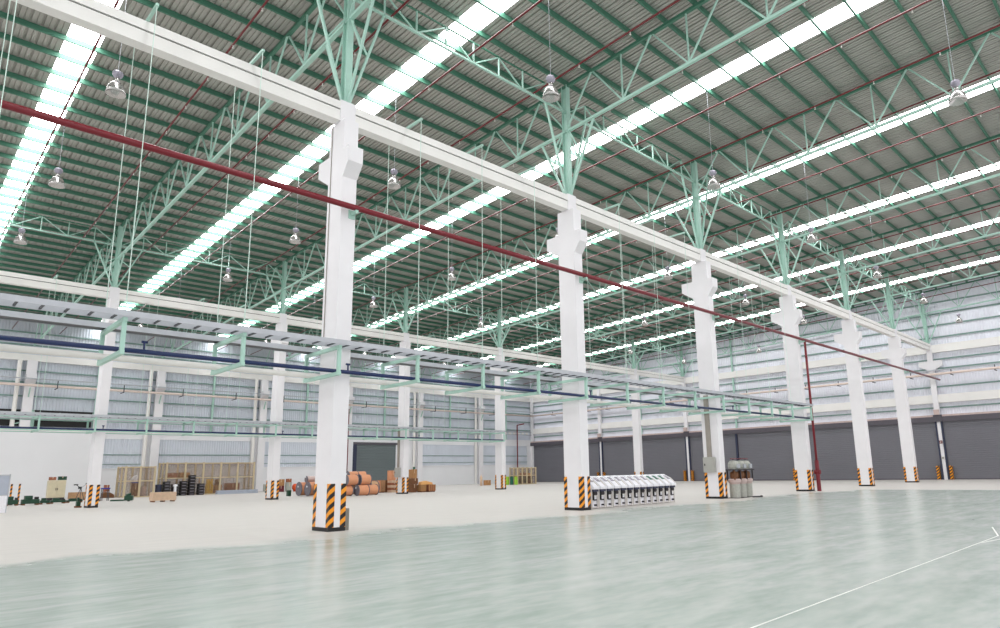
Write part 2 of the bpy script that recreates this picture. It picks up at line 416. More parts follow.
# green wall posts midway between the concrete posts
for y, dsc in ((12.2, 'right of the end of the near column row'), (28.2, 'left of the end of the near column row'), (44.4, 'above the dark door guide'), (60.2, 'left of the far column row'), (76.2, 'nearest the corner')):
    o = MB().box(XW+.0, XW+.13, y-.11, y+.11, 6.95, ZT(y)-.1).build('wall_post', 'mint')
    tag(o, 'light green post on the door wall, '+dsc, 'wall post', 'green posts of the door wall')
# concrete wall posts with corbels
def wallpost(y, label, big=True):
    t = empty('wall_column', (XW, y, 0), label, 'column', 'white concrete wall columns')
    MB().box(-.32, .05, -.26, .26, 6.9, COLH).build('shaft', 'concrete_white', t)
    MB().box(-.2, .05, -.17, .17, 0, 6.9).build('lower_shaft', 'concrete_white', t)
    for s_ in (-1, 1): MB().box(-.24, .0, s_*.27-.08, s_*.27+.08, 0, 6.3).build('door_guide', 'navy', t)
    MB().box(-.36, .02, -.42, .42, 6.2, 6.95).build('joint_box', 'hood', t)
    MB().box(-.62, -.3, -.25, .25, 6.95, 7.5).build('bracket', 'pinkish', t)
    if big:
        MB().prism([(-.26, 11.85), (-1.15, 12.33), (-1.15, 12.9), (1.15, 12.9), (1.15, 12.33), (.26, 11.85)], 'x', -.33, .0).build('corbel', 'concrete_white', t)
    for s_ in (-1, 1):
        MB().box(-.45, -.15, s_*.62-.14, s_*.62+.14, 0.0, 1.45).build('striped_guard', 'hazard', t)
    return t
w0 = wallpost(YA, 'white wall column between roller doors at the end of the near column row')
copy_tree(w0, (XW, YB, 0), 'white wall column between roller doors at the end of the far column row')
w1 = wallpost(68.15, 'white wall column between roller doors, seen just right of the second near column', False)
copy_tree(w1, (XW, 36.15, 0), 'white wall column between roller doors, hidden behind the fourth near column')
# call boxes on the end column
for z, mt, lb in ((4.0, 'red_pipe', 'small red call box high on the wall column between the right roller doors'), (2.3, 'off_white', 'small pale box low on the wall column between the right roller doors')):
    o = MB().box(XW-.30, XW-.201, YA-.13, YA+.13, z-.16, z+.16); o = o.build('call_box', mt); tag(o, lb, 'box')
    MB().tube((XW-.33, YA, z), (XW-.295, YA, z), .07, 10).build('button', 'black' if mt != 'red_pipe' else 'off_white', o)
# roller doors
def shutter(n, y0, y1, x=XW-.02, mt='shutter', top=6.25, axis='x'):
    g = MB(); z = 0.12; i = 0; pts = []
    while z < top: pts += [(0, z), (0, z+.17), (.03, z+.19)]; z += .22
    m_ = len(pts)
    if axis == 'x': vs_ = [(x+a, y0, zz) for a, zz in pts]+[(x+a, y1, zz) for a, zz in pts]
    else: vs_ = [(y0, x+a, zz) for a, zz in pts]+[(y1, x+a, zz) for a, zz in pts]
    g.add(vs_, [(i, i+1, m_+i+1, m_+i) for i in range(m_-1)])
    o = struct(g.build('door_%d' % n, mt))
    if axis == 'x': MB().box(x-.03, x+.05, y0, y1, 0, .13).build('bottom_bar', 'hood', o)
    else: MB().box(y0, y1, x-.03, x+.05, 0, .13).build('bottom_bar', 'hood', o)
    return o
dn = 1
for a, b_ in ((-11.8, 3.8), (4.6, YA-.36), (YA+.36, 35.8), (36.5, 44.3), (44.7, YB-.36), (YB+.36, 67.8), (68.5, YC-.4)):
    shutter(dn, a, b_); dn += 1
for y in (4.2, 44.5):
    tag(MB().box(XW-.16, XW+.02, y-.14, y+.14, 0, 6.2).build('guide_rail', 'navy'), 'dark vertical guide rail between two roller doors, ' + ('behind the third near column' if y > 10 else 'right of the picture'), 'door rail')
trim(XW+.05, XW+.3, YN, YC, 0, 6.2, 'hood')
trim(XW-.2, XW+.06, 83.5, YC, 0, 14.8, 'concrete_white')

# ---------------------------------------------------------------- back wall (plane y = YC)
WB = YC
g = MB(); g.box(XL, 47.4, WB, WB+.35, 0, 7.2); g.box(54.9, XW+.3, WB, WB+.35, 0, 7.2); g.box(47.4, 54.9, WB, WB+.35, 6.3, 7.2)
struct(g.build('wall_back', 'wall_white'))
struct(corr_wall('y', WB+.30, XL, XW+.3, 7.1, lambda x: ZS(WB)+.05, sgn=1).build('wall_back', 'back_sheet'))
trim(XL, XW, WB-.12, WB+.3, 13.95, 14.6, 'beam_white')
for z in (8.9, 10.35, 11.75, 12.95, 15.6, 16.9):
    trim(XL, XW, WB+.14, WB+.29, z-.07, z+.06, 'girt')
# lower corrugated window panels
wn = len(SKX)+1
for k in range(0, 6):
    xa, xb = X0+k*S+.45, X0+(k+1)*S-1.35
    if k == 0: xa = 17.4
    if k == 3: continue
    o = corr_wall('y', WB-.012, xa, xb, 3.0, lambda x: 6.15, sgn=-1, dep=.04).build('window_%d' % wn, 'back_sheet'); struct(o); wn += 1
    f = MB(); f.box(xa-.06, xb+.2, WB-.08, WB-.0, 2.92, 3.0); f.box(xa-.06, xb+.2, WB-.08, WB, 6.15, 6.23); f.box(xa-.08, xa, WB-.08, WB, 2.92, 6.23); f.box(xb+.14, xb+.2, WB-.08, WB, 2.92, 6.23)
    f.build('window_frame', 'wall_white', o)
    r = MB(); r.box(xa, xb+.14, WB-.10, WB-.055, 4.4, 4.5); r.box(xa, xb+.14, WB-.10, WB-.055, 3.4, 3.47); r.build('window_rail', 'girt', o)
trim(XL, 17.3, WB-.6, WB, 0, 6.9, 'wall_white')
# dark opening high in the wall at the far left
o = struct(MB().box(7.0, 16.3, WB-.02, WB+.02, 7.3, 8.95).build('window_%d' % wn, 'black')); wn += 1
MB().bar((9.5, WB-.1, 7.4), (13.5, WB-.1, 8.7), .1, .12).build('stay', 'mint', o)
for x in (8.0, 10.9): MB().box(x, x+.35, WB-.12, WB-.03, 7.3, 8.95).build('stay', 'mint', o)
# roller door in the back wall
shutter(dn, 48.0, 54.4, WB+.1, 'shutter_back', 6.0, 'y'); dn += 1
trim(47.4, 54.9, WB-.05, WB+.1, 6.0, 6.32, 'hood')
trim(47.4, 48.0, WB-.02, WB+.1, 0, 6.0, 'navy')
trim(54.4, 54.9, WB-.02, WB+.1, 0, 6.0, 'wall_white')
# pilasters with brackets and rain pipes
pil = None
for k in range(-1, 6):
    x = X0+k*S
    lab = 'white pilaster with small bracket on the back wall, %s from the left' % ORD[k] if k >= 0 else 'white pilaster on the back wall left of the picture'
    if pil is None:
        pil = empty('wall_pilaster', (x, WB, 0), lab, 'pilaster', 'pilasters of the back wall')
        MB().box(-.42, .42, -.5, .0, 0, 13.95).build('shaft', 'concrete_white', pil)
        MB().prism([(-.5, 11.6), (-1.0, 12.0), (-1.0, 12.5), (-.5, 12.5)], 'x', -.42, .42).build('bracket', 'concrete_white', pil)
        MB().bar((0, -.95, 11.1), (0, -.5, 10.2), .1, .1).build('stay', 'mint', pil)
    else: copy_tree(pil, (x, WB, 0), lab)
    o = MB().tube((x-1.0, WB-.28, 0), (x-1.0, WB-.28, 13.95), .19, 12).build('rain_pipe', 'pipe_white', smooth=False)
    tag(o, 'thick white rain pipe beside the '+(ORD[k] if k >= 0 else 'hidden')+' pilaster of the back wall', 'pipe', 'rain pipes of the back wall')
for k in range(-1, 6):
    x = X0+(k+.5)*S
    o = MB().box(x-.12, x+.12, WB+.0, WB+.13, 7.2, 13.95).build('wall_post', 'mint')
    tag(o, 'slim light green steel post on the back wall, in its %s bay from the left' % (ORD[k+1]), 'wall post', 'green posts of the back wall')
# cable ladder along the back wall
cl = MB(); cl.box(7, XW-.5, WB-.58, WB-.53, 8.0, 8.12); cl.box(7, XW-.5, WB-.58, WB-.53, 8.42, 8.54); RU = []
x = 7.3
while x < XW-1: cl2 = MB().box(x, x+.55, WB-.57, WB-.53, 8.12, 8.42); RU.append(cl2); x += 1.0
lad = cl.build('cable_ladder', 'galv'); tag(lad, 'grey cable ladder with bright gaps along the middle of the back wall', 'cable tray'); [c_.build('cover_plate', 'off_white', lad) for c_ in RU]

# wall service pipes: back wall and door wall
def wallpipe(name, p, q, r, mt, label, n=10): return tag(MB().tube(p, q, r, n).build(name, mt, smooth=True), label, 'pipe')
wallpipe('wall_pipe', (XL, WB-1.0, 11.35), (XW-.8, WB-1.0, 11.35), .13, 'pipe_pink', 'long pale service pipe along the back wall')
wallpipe('wall_pipe', (XW-.75, YN, 11.35), (XW-.75, WB-1.0, 11.35), .13, 'pipe_pink', 'long pale service pipe along the roller door wall')
tag(MB().box(XL, XW-.9, WB-1.3, WB-1.12, 11.95, 12.05).build('cable_tray', 'galv'), 'thin grey cable tray just above the pipe on the back wall', 'cable tray')
tag(MB().box(XW-.7, XW-.5, YN, WB-1.0, 11.75, 11.85).build('cable_tray', 'galv'), 'thin grey cable tray just above the pipe on the roller door wall', 'cable tray')
pbk = None
yy = YN+6
while yy < WB-2:
    if pbk is None:
        pbk = empty('pipe_bracket', (XW, yy, 11.2), 'small grey bracket holding the service pipe on the roller door wall', 'bracket', 'pipe brackets of the door wall')
        MB().box(-.95, .15, -.04, .04, -.07, 0).build('arm', 'galv_dark', pbk); MB().box(-.62, -.55, -.04, .04, 0, .54).build('upright', 'galv_dark', pbk)
    else: copy_tree(pbk, (XW, yy, 11.2))
    yy += 4.0
pbw = None
for k in range(-1, 11):
    x = X0+2.2+k*S/2
    if x > XW-2: break
    if pbw is None:
        pbw = empty('pipe_bracket', (x, WB, 11.2), 'small grey bracket holding the service pipe on the back wall', 'bracket', 'pipe brackets of the back wall')
        MB().box(-.04, .04, -1.32, .1, -.07, 0).build('arm', 'galv_dark', pbw); MB().box(-.04, .04, -1.22, -1.15, 0, .735).build('upright', 'galv_dark', pbw)
    else: copy_tree(pbw, (x, WB, 11.2))
# red drop pipe near the corner of the back wall
g = MB(); g.tube((78.0, WB-.85, 0), (78.0, WB-.85, 9.7), .10, 8); g.tube((78.0, WB-.85, 9.65), (79.6, WB-.85, 9.95), .10, 8)
tag(g.build('drop_pipe', 'red_pipe'), 'dark red pipe dropping down the back wall beside the corner', 'pipe')
# bright red pipe beside the back door
g = MB(); g.tube((46.25, WB-.62, 0), (46.25, WB-.62, 10.8), .06, 8)
tag(g.build('drop_pipe', 'red_pipe'), 'thin dark red pipe on the back wall beside its grey roller door', 'pipe')

# ---------------------------------------------------------------- red sprinkler main in front of the near row
g = MB().tube((XL, YA-.80, 10.7), (XW-.75, YA-.80, 10.7), .10, 12)
mainp = tag(g.build('fire_main', 'red_pipe', smooth=True), 'thick dark red pipe crossing in front of all the near columns', 'pipe')
g = MB().tube((46.4+.42, YA-.80, 0.35), (46.4+.42, YA-.80, 10.6), .085, 10)
o = tag(g.build('riser_pipe', 'red_pipe', smooth=True), 'vertical red riser pipe on the right side of the fourth near column', 'pipe')
MB().tube((46.82, YA-.80, 0.0), (46.82, YA-.80, 2.1), .14, 12).build('lower_sleeve', 'red_pipe', o)
MB().tube((46.82, YA-.98, 1.3), (46.82, YA-.6, 1.3), .16, 12).build('valve', 'red_pipe', o)
ub = None
for k in range(0, 6):
    loc = (X0+k*S+.12, YA-LD/2, 10.7)
    lab = 'small mint pipe clamp under the red pipe on the %s near column' % ORD[k]
    if ub is None:
        ub = empty('pipe_clamp', loc, lab, 'clamp', 'clamps of the red pipe')
        MB().box(-.05, .05, -.38, 0, -.2, -.1).build('arm', 'mint', ub); MB().box(-.12, .12, -.03, 0, -.32, -.02).build('plate', 'mint', ub)
    else: copy_tree(ub, loc, lab)

# ---------------------------------------------------------------- sprinkler branch pipes under the roof
def zsp(y): return 19.72+SL*(y-YA)
first = True; nip = None
for k in range(-2, 6):
    for j, dx in enumerate((-3.98, -0.12, 3.98)):
        x = X0+(k+.5)*S+dx
        r_ = .045
        g = MB().tube((x, YN, zsp(YN)), (x, YC-.2, zsp(YC)), r_, 8)
        where = ('left of', 'in the middle of', 'right of')[j]
        bayn = 'the bay left of the nearest column' if k == -1 else 'the far left bay' if k == -2 else 'the bay beyond the sixth column' if k == 5 else 'the bay between near columns %s and %s' % (ORD[k], ORD[k+1])
        o = tag(g.build('sprinkler_pipe', 'sprinkler_red', smooth=True), 'thin red roof sprinkler pipe, %s %s' % (('left in', 'middle of', 'right in')[j], bayn), 'pipe', 'red sprinkler pipes under the roof')
        if -1 <= k <= 3:
            for i in range(18):
                y = 5.9+i*2.9
                if nip is None:
                    nip = MB(); nip.tube((0, 0, 0), (0, 0, -.15), .018, 6); nip.tube((0, 0, -.15), (0, 0, -.18), .04, 6); nip = nip.build('sprinkler_head', 'off_white', o, (x, y, zsp(y)))
                else:
                    c = nip.copy(); COL.objects.link(c); c.parent = o; c.location = (x, y, zsp(y))

# ---------------------------------------------------------------- high-bay lamps
def lamp(loc, label, wl):
    t = empty('high_bay_lamp', loc, label, 'lamp', 'high-bay lamps under the roof')
    MB().lathe([(.02, .60), (.15, .57), (.19, .48), (.15, .38), (.07, .30)], 14).build('ballast_housing', 'lamp_box', t, smooth=True)
    MB().tube((0, 0, .15), (0, 0, .34), .085, 12).build('neck', 'lamp_metal', t, smooth=True)
    MB().lathe([(.08, .16), (.18, .10), (.26, -.02), (.31, -.18), (.335, -.32), (.32, -.32), (.25, -.03), (.16, .07), (.02, .1)], 20).build('reflector', 'lamp_metal', t, smooth=True)
    MB().lathe([(.0, -.12), (.06, -.1), (.07, 0), (.03, .07)], 10).build('bulb', 'off_white', t, smooth=True)
    MB().tube((0, 0, .6), (0, 0, wl), .012, 5).build('hanger_wire', 'galv', t)
    return t
LP = {}
for k in range(-1, 6):
    for n in range(0, 7):
        x = X0+(k+.5)*S+.15; y = 4.85+10.85*n
        bayn = 'left of the nearest column' if k == -1 else 'before the door wall' if k == 5 else 'between near-row columns %s and %s' % (ORD[k], ORD[k+1])
        lab = 'silver high-bay lamp hanging %s, %s from the camera side' % (bayn, ORD[n])
        z = 16.05
        if n not in LP: LP[n] = lamp((x, y, z), lab, ZS(y)-.005-z)
        else: copy_tree(LP[n], (x, y, z), lab)

# ---------------------------------------------------------------- service racks astride the two column rows
FXS = [X0-.46+n*S/4 for n in range(-4, 13)]
def rack(yr, rn):
    t = empty('service_rack', (0, yr, 0), 'long mint steel pipe rack passing astride the %s column row' % rn, 'pipe rack')
    f0 = None
    for x in FXS:
        if f0 is None:
            f = MB()
            for yy in (-1.12, 1.12): f.box(-.05, .05, yy-.05, yy+.05, 4.85, 5.79)
            f.box(-.05, .05, -1.2, 1.2, 5.68, 5.79); f.box(-.05, .05, -1.2, 1.2, 4.83, 4.94)
            f0 = f.build('frame', 'mint', t, (x, 0, 0))
        else:
            c = f0.copy(); COL.objects.link(c); c.parent = t; c.location = (x, 0, 0)
    for yy in ((-1.12, 1.12) if rn == 'far' else ()):
        MB().box(FXS[0], FXS[-1], yy-.03, yy+.03, 5.64, 5.70).build('rail', 'mint', t)
        MB().box(FXS[0], FXS[-1], yy-.03, yy+.03, 4.86, 4.92).build('rail', 'mint', t)
    return t
for yr, rn in ((YA, 'near'), (YB, 'far')):
    rack(yr, rn)
    def ladder(y0, y1, lb, under=False):
        t = MB(); t.box(FXS[0], FXS[-1]+.1, yr+y0, yr+y0+.02, 5.80, 5.95); t.box(FXS[0], FXS[-1]+.1, yr+y1-.02, yr+y1, 5.80, 5.95)
        o = tag(t.build('cable_tray', 'galv'), lb, 'cable tray')
        if under: MB().box(FXS[0], FXS[-1]+.1, yr+y0+.02, yr+y1-.02, 5.82, 5.84).build('tray_floor', 'galv_dark', o)
        else:
            x = FXS[0]+.25; rg_ = None
            while x < FXS[-1]:
                if rg_ is None: rg_ = MB().box(0, .05, yr+y0+.02, yr+y1-.02, 5.82, 5.86).build('rung', 'galv_dark', o, (x, 0, 0))
                else:
                    c = rg_.copy(); COL.objects.link(c); c.parent = o; c.location = (x, 0, 0)
                x += .5
    ladder(-1.28, -.62, 'grey ladder cable tray on the camera side of the %s rack' % rn)
    ladder(.60, 1.08, 'grey cable tray with dark underside on the far side of the %s rack' % rn, True)
    g = MB().tube((FXS[0], yr-.78, 5.01), (FXS[-1]+.4, yr-.78, 5.01), .065, 10)
    o = tag(g.build('blue_pipe', 'blue_pipe', smooth=True), 'long dark blue pipe lying in the bottom of the %s rack' % rn, 'pipe')
    for x in (4.75, X0+.05, X0+S*1.02, X0+S*2.1):
        v = MB(); v.tube((x, yr-.78, 5.07), (x, yr-.78, 5.25), .03, 8); v.tube((x-.07, yr-.78, 5.27), (x+.07, yr-.78, 5.27), .035, 8);
        v.build('valve', 'blue_pipe', o)
    g = MB().tube((FXS[0], yr+.80, 5.03), (FXS[-1]-.2, yr+.80, 5.03), .09, 10)
    tag(g.build('white_pipe', 'pipe_white', smooth=True), 'long white pipe lying in the far side of the %s rack' % rn, 'pipe')
    # hangers from the beams
    hz = None
    for n, x in enumerate(FXS):
        if n % 4 == 0 or x < -1: continue
        lab = 'pair of thin pale rods hanging the %s rack from a bracket on the beam' % rn
        if hz is None:
            hz = empty('rack_hanger', (x, yr, 14.8), lab, 'hanger', 'hanger rods of the %s rack' % rn)
            MB().box(-.04, .04, -1.15, 1.15, .0, .08).build('bracket', 'mint', hz)
            for s_ in (-1, 1): MB().tube((0, s_*1.1, .04), (0, s_*1.1, 5.9-14.8), .012, 6).build('rod', 'rod_pale', hz)
        else: copy_tree(hz, (x, yr, 14.8))

# conduit, trunking and panels fixed to columns
g = MB(); xx = X0-LW/2-.02
g.tube((xx, YA+.30, 6.1), (xx, YA+.30, 14.3), .014, 6)
tag(g.build('conduit', 'conduit'), 'thin grey conduit running up the left face of the nearest column', 'conduit')
def trunk(x, y, who):
    t = MB().box(x-.085, x-.003, y-.14, y+.14, 2.34, 5.9).build('cable_trunking', 'conduit'); tag(t, 'beige cable trunking up the face of the '+who, 'trunking')
    p = empty('electric_panel', (x-.004, y, 1.47), 'grey electric panel box on the '+who, 'electric panel')
    MB().box(-.2, 0, -.36, .36, 0, .86).build('cabinet', 'grey_box', p, bevel=.01); MB().box(-.215, -.2, -.32, .32, .04, .82).build('door', 'grey_box', p)
    MB().box(-.24, -.215, .22, .26, .38, .5).build('handle', 'black', p)
trunk(X0+2*S-LW/2, YA+.1, 'third near column')
trunk(X0+2*S-LW/2, YB+.25, 'third far column')
tag(MB().box(X0+LW/2+.03, X0+LW/2+.19, YA-.45, YA+.15, 0, .68).build('low_plinth', 'plinth_grey', bevel=.01), 'low grey box standing against the right side of the nearest column', 'box')

# ---------------------------------------------------------------- row of white machines between second and third near columns
def wmachine(loc, label, panel):
    t = empty('white_machine', loc, label, 'machine', 'row of white machines')
    W = .46
    b_ = MB(); b_.box(-W/2+.05, W/2-.08, .06, .85, .06, .50); b_.build('cabinet', 'white_paint', t, bevel=.02)
    for x in (-W/2, W/2-.05):
        for yy in (0.02, .85): MB().box(x, x+.05, yy, yy+.05, 0, .95).build('leg', 'off_white', t)
    MB().box(-W/2, W/2, .0, .9, 0.03, .07).build('base_rail', 'off_white', t)
    h = MB(); h.prism([(-.12, .86), (-.12, .98), (.25, 1.28), (.6, 1.45), (1.0, 1.45), (1.0, 1.0), (.5, .86)], 'x', -W/2+.01, W/2-.03); h.build('head', 'white_paint', t, bevel=.02)
    m1 = MB(); m1.tube((-.08, .05, .68), (.12, .05, .68), .09, 12); m1.build('motor', 'dark_metal', t, smooth=False)
    MB().box(-.16, -.1, -.03, .1, .38, .78).build('handle', 'black', t); MB().box(-.1, .08, -.02, .02, .36, .42).build('handle', 'black', t)
    MB().box(-.19, .16, -.08, .2, .76, .87).build('rail_block', 'navy', t)
    sl = MB(); sl.bar((-.06, .13, 1.21), (-.06, .42, 1.385), .2, .02, (0, -.6, 1)); sl.build('front_panel', 'green_panel' if panel else 'steel', t)
    MB().bar((.12, -.1, 1.0), (.12, .2, 1.26), .06, .05).build('cover_strip', 'off_white', t)
    MB().tube((.0, -.06, .16), (.0, .12, .16), .04, 8).build('foot_switch', 'black', t)
    return t
mA = wmachine((23.62, 20.05, 0), 'white machine nearest the second near column, first of the row', False)
mB = wmachine((23.62+.52*9, 20.05, 0), 'white machine with green panel, tenth in the row from the column', True)
for i in range(1, 13):
    if i == 9: continue
    gr = i in (9, 10, 11)
    copy_tree(mB if gr else mA, (23.62+.52*i, 20.05, 0), 'white machine %s, %s of the row counted from the second near column' % ('with green panel' if gr else 'without green panel', ORD[i]))
# grey and brown machines behind the third near column
def gmachine(loc, label):
    t = empty('mixing_machine', loc, label, 'machine', 'grey machines beside the third near column')
    MB().tube((0, 0, .02), (0, 0, .78), .30, 16).build('drum', 'machine_grey', t, smooth=False)
    MB().lathe([(.28, .78), (.36, .92), (.37, 1.04), (.3, 1.08), (.0, 1.08)], 16).build('bowl', 'pinkish', t)
    MB().lathe([(.0, 1.08), (.2, 1.08), (.24, 1.2), (.24, 1.4), (.16, 1.5), (0, 1.5)], 14).build('motor', 'brown', t)
    for a in range(4):
        x, y = .36*math.cos(a*math.pi/2+.6), .36*math.sin(a*math.pi/2+.6)
        MB().box(x-.03, x+.03, y-.03, y+.03, 1.02, 1.62).build('post', 'dark_metal' if a % 2 else 'brown', t)
    MB().box(-.4, .4, -.36, .36, 1.56, 1.62).build('plate', 'dark_metal', t)
    MB().lathe([(.0, 1.62), (.28, 1.62), (.32, 1.75), (.31, 1.95), (.2, 2.1), (0, 2.12)], 14).build('head', 'machine_grey', t)
    MB().box(-.14, .14, -.36, -.28, 1.68, 1.92).build('control_box', 'galv', t)
    MB().tube((-.3, 0, 2.22), (.3, 0, 2.22), .025, 6).build('top_bar', 'red_pipe', t); MB().tube((0, 0, 2.1), (0, 0, 2.23), .03, 6).build('spindle', 'dark_metal', t)
    MB().box(-.34, .34, -.34, .34, 0, .03).build('base', 'dark_metal', t)
    return t
g0 = gmachine((35.22, 19.4, 0), 'grey and brown upright machine standing closest to the third near column')
copy_tree(g0, (36.12, 19.5, 0), 'grey and brown upright machine in the middle of three beside the third near column')
copy_tree(g0, (37.02, 19.6, 0), 'grey and brown upright machine farthest from the third near column')
tag(MB().tube((36.3, 18.9, .03), (36.8, 18.6, .03), .05, 8).tube((36.8, 18.6, .05), (37.0, 18.75, .05), .06, 8).build('loose_fitting', 'dark_metal'), 'small dark metal piece on the floor in front of the grey machines', 'metal part')

# ---------------------------------------------------------------- goods along the back
def crate(loc, sx, sy_, sz, label, mt='wood', rz=0, name='wooden_crate', group=None, cat='crate', lidmt=None):
    t = empty(name, loc, label, cat, group, rz)
    MB().box(-sx/2, sx/2, -sy_/2, sy_/2, .1, sz).build('body', mt, t)
    f = MB()
    for x in (-sx/2, -sx/6, sx/6, sx/2): f.box(x-.04, x+.04, -sy_/2-.03, -sy_/2, .1, sz)
    for y in (-sy_/2, sy_/2): f.box(-sx/2-.03, -sx/2, y-.04, y+.04, .1, sz)
    f.build('battens', mt if lidmt is None else lidmt, t)
    MB().box(-sx/2-.03, sx/2+.03, -sy_/2-.03, sy_/2+.03, sz, sz+.04).build('lid', lidmt or mt, t)
    r = MB()
    for x in (-sx/2+.1, 0, sx/2-.1): r.box(x-.07, x+.07, -sy_/2, sy_/2, 0, .1)
    r.build('runners', 'wood_dark', t)
    return t
def carton(loc, sx, sy_, sz, label, mt='card', rz=0, group=None, name='cardboard_box'):
    t = empty(name, loc, label, 'box', group, rz)
    MB().box(-sx/2, sx/2, -sy_/2, sy_/2, 0, sz).build('body', mt, t, bevel=.01)
    MB().box(-.03, .03, -sy_/2-.004, sy_/2+.004, sz*.55, sz+.004).build('tape', 'wood_pale', t)
    return t
def cage(x0, x1, y0, y1, h, nb, label, dep_posts=2):
    t = empty('storage_cage', (x0, y0, 0), label, 'cage', 'wood-framed mesh cages')
    W, D = x1-x0, y1-y0
    p = []
    for i in range(nb+1):
        x = W*i/nb
        for y in (0, D): MB().box(x-.09, x+.09, y-.06, y+.06, 0, h).build('post', 'frame_tan', t)
    for j in range(1, dep_posts):
        for x in (0, W): MB().box(x-.06, x+.06, D*j/dep_posts-.06, D*j/dep_posts+.06, 0, h).build('post', 'frame_tan', t)
    for y in (0, D):
        for z in (h-.1, 0.05, h*.52): MB().box(0, W, y-.04, y+.04, z-.05, z+.05 if z > .1 else .1).build('rail', 'frame_tan', t)
    for x in (0, W):
        for z in (h-.1, h*.52): MB().box(x-.04, x+.04, 0, D, z-.05, z+.05).build('rail', 'frame_tan', t)
    for y in (0.05, D-.05): MB().box(0, W, y-.004, y+.004, .1, h-.12).build('netting', 'netting', t)
    for x in (0.05, W-.05): MB().box(x-.004, x+.004, 0, D, .1, h-.12).build('netting', 'netting', t)
    return t
cage(18.35, 20.97, 77.1, 80.1, 3.1, 2, 'tan wood-framed mesh cage standing left, holding a box with a white bag on top')
cage(22.45, 31.65, 78.5, 81.1, 3.5, 5, 'long tan wood-framed mesh cage with black stacks in front of its left half')
cage(64.95, 68.55, 69.35, 70.95, 2.4, 4, 'small tan wood-framed mesh cage in the corner beside the roller doors')
# inside and around the left cage
carton((19.64, 78.6, 0), .55, .6, 1.4, 'brown box inside the left mesh cage under the white bag', 'brown', name='tall_box')
tag(MB().box(19.34, 19.94, 78.28, 78.92, 1.41, 1.52).build('folded_cloth', 'blue', bevel=.01), 'blue cloth lying on the brown box in the left mesh cage', 'cloth')
g = MB(); g.prism([(-.26, 0), (.26, 0), (.26, .72), (-.1, .55), (-.26, .3)], 'y', -.22, .22)
tag(g.build('white_bag', 'white_paint', loc=(19.5, 78.6, 1.53), bevel=.05), 'white bag on top of the brown box in the left mesh cage', 'bag')
carton((20.5, 78.8, 0), .4, .7, 1.05, 'pinkish bundle inside the right half of the left mesh cage', 'pinkish', name='wrapped_bundle')
# green pallet truck, crate
t = empty('pallet_truck', (15.05, 63.3, 0), 'low dark green pallet truck left of the pale wooden crate', 'pallet truck', rz=-.35)
for y in (-.25, .25): MB().box(-.85, .1, y-.1, y+.1, .06, .17).build('fork', 'dark_green', t)
MB().box(.1, .7, -.4, .4, .08, .48).build('chassis', 'dark_green', t, bevel=.05)
MB().tube((.2, -.2, .48), (.55, -.2, .62), .1, 10).build('pump', 'dark_green', t)
for y in (-.2, .2): MB().tube((.4, y-.05, .08), (.4, y+.05, .08), .08, 12).build('wheel', 'black', t)
crate((16.61, 58.46, 0), 1.6, .8, .70, 'pale wooden crate standing alone on the floor left of centre', 'wood_pale')
# black stacked bins
def blackbin(loc, label=None):
    t = empty('black_bin', loc, label, 'bin', 'black stacked bins')
    MB().prism([(-.28, 0), (.28, 0), (.33, .25), (-.33, .25)], 'y', -.30, .30).build('body', 'black', t, bevel=.04)
    MB().box(-.35, .35, -.36, .36, .25, .30).build('rim', 'dark_metal', t, bevel=.015)
    MB().box(-.2, .2, -.335, -.30, .09, .15).build('label_strip', 'steel', t)
    return t
bb = None
for sx_, y_, n, nm in ((22.3, 77.7, 5, 'leftmost'), (23.15, 77.75, 4, 'second'), (23.97, 77.8, 5, 'third'), (24.78, 77.8, 7, 'tallest'), (25.73, 77.8, 4, 'rightmost')):
    for i in range(n):
        lab = '%s black bin in the %s stack before the long mesh cage' % ('topmost' if i == n-1 else 'bottom' if i == 0 else ORD[i]+' from the floor', nm)
        if bb is None: bb = blackbin((sx_, y_, i*.302), lab)
        else: copy_tree(bb, (sx_, y_, i*.302), lab)
tag(MB().tube((22.94, 76.9, 0), (22.94, 76.9, .98), .13, 12).lathe([(.24, .98), (.2, 1.16), (0, 1.2)], 12, (22.94, 76.9, 0)).build('white_canister', 'white_paint'), 'white canister with round head standing before the black bins', 'canister')
tag(MB().lathe([(0, 0), (.3, 0), (.31, .4), (.3, .8), (.31, 1.2), (0, 1.22)], 14, (21.6, 77.75, 0)).build('blue_drum', 'navy'), 'dark blue drum left of the black bins', 'drum')
# things inside the long cage
sh = MB().box(22.75, 26.3, 79.7, 80.9, 1.82, 1.88).build('storage_shelf', 'wood'); tag(sh, 'wooden shelf in the left half of the long mesh cage', 'shelf')
for x in (22.85, 24.5, 26.2): MB().box(x-.04, x+.04, 79.72, 79.8, 0, 1.82).build('leg', 'wood', sh)
for x, sx, sz, mt, nm in ((23.5, 1.0, .5, 'card_red', 'left'), (24.75, 1.0, .55, 'card', 'right')):
    carton((x, 80.3, 1.88), sx, .7, sz, '%s brown box on the shelf in the long mesh cage' % nm, mt)
for x, sx, sz, mt, nm in ((27.3, .6, 1.05, 'yellow', 'yellow box in the long mesh cage at the left'), (28.2, .7, 1.0, 'card', 'tan box in the long mesh cage next to the yellow one'), (29.75, 1.5, 1.15, 'card_red', 'wide reddish box in the long mesh cage carrying white boxes')):
    carton((x, 79.8, 0), sx, .7, sz, nm, mt)
carton((27.3, 79.8, 1.055), .55, .55, .6, 'yellow lump on top of the yellow box in the long mesh cage', 'yellow', name='yellow_sack')
carton((28.15, 79.8, 1.005), .5, .5, .6, 'brown sack on top of the tan box in the long mesh cage', 'brown', name='brown_sack')
carton((29.4, 79.8, 1.155), .7, .6, .55, 'white carton on the left of the wide reddish box', 'white_paint', name='white_carton')
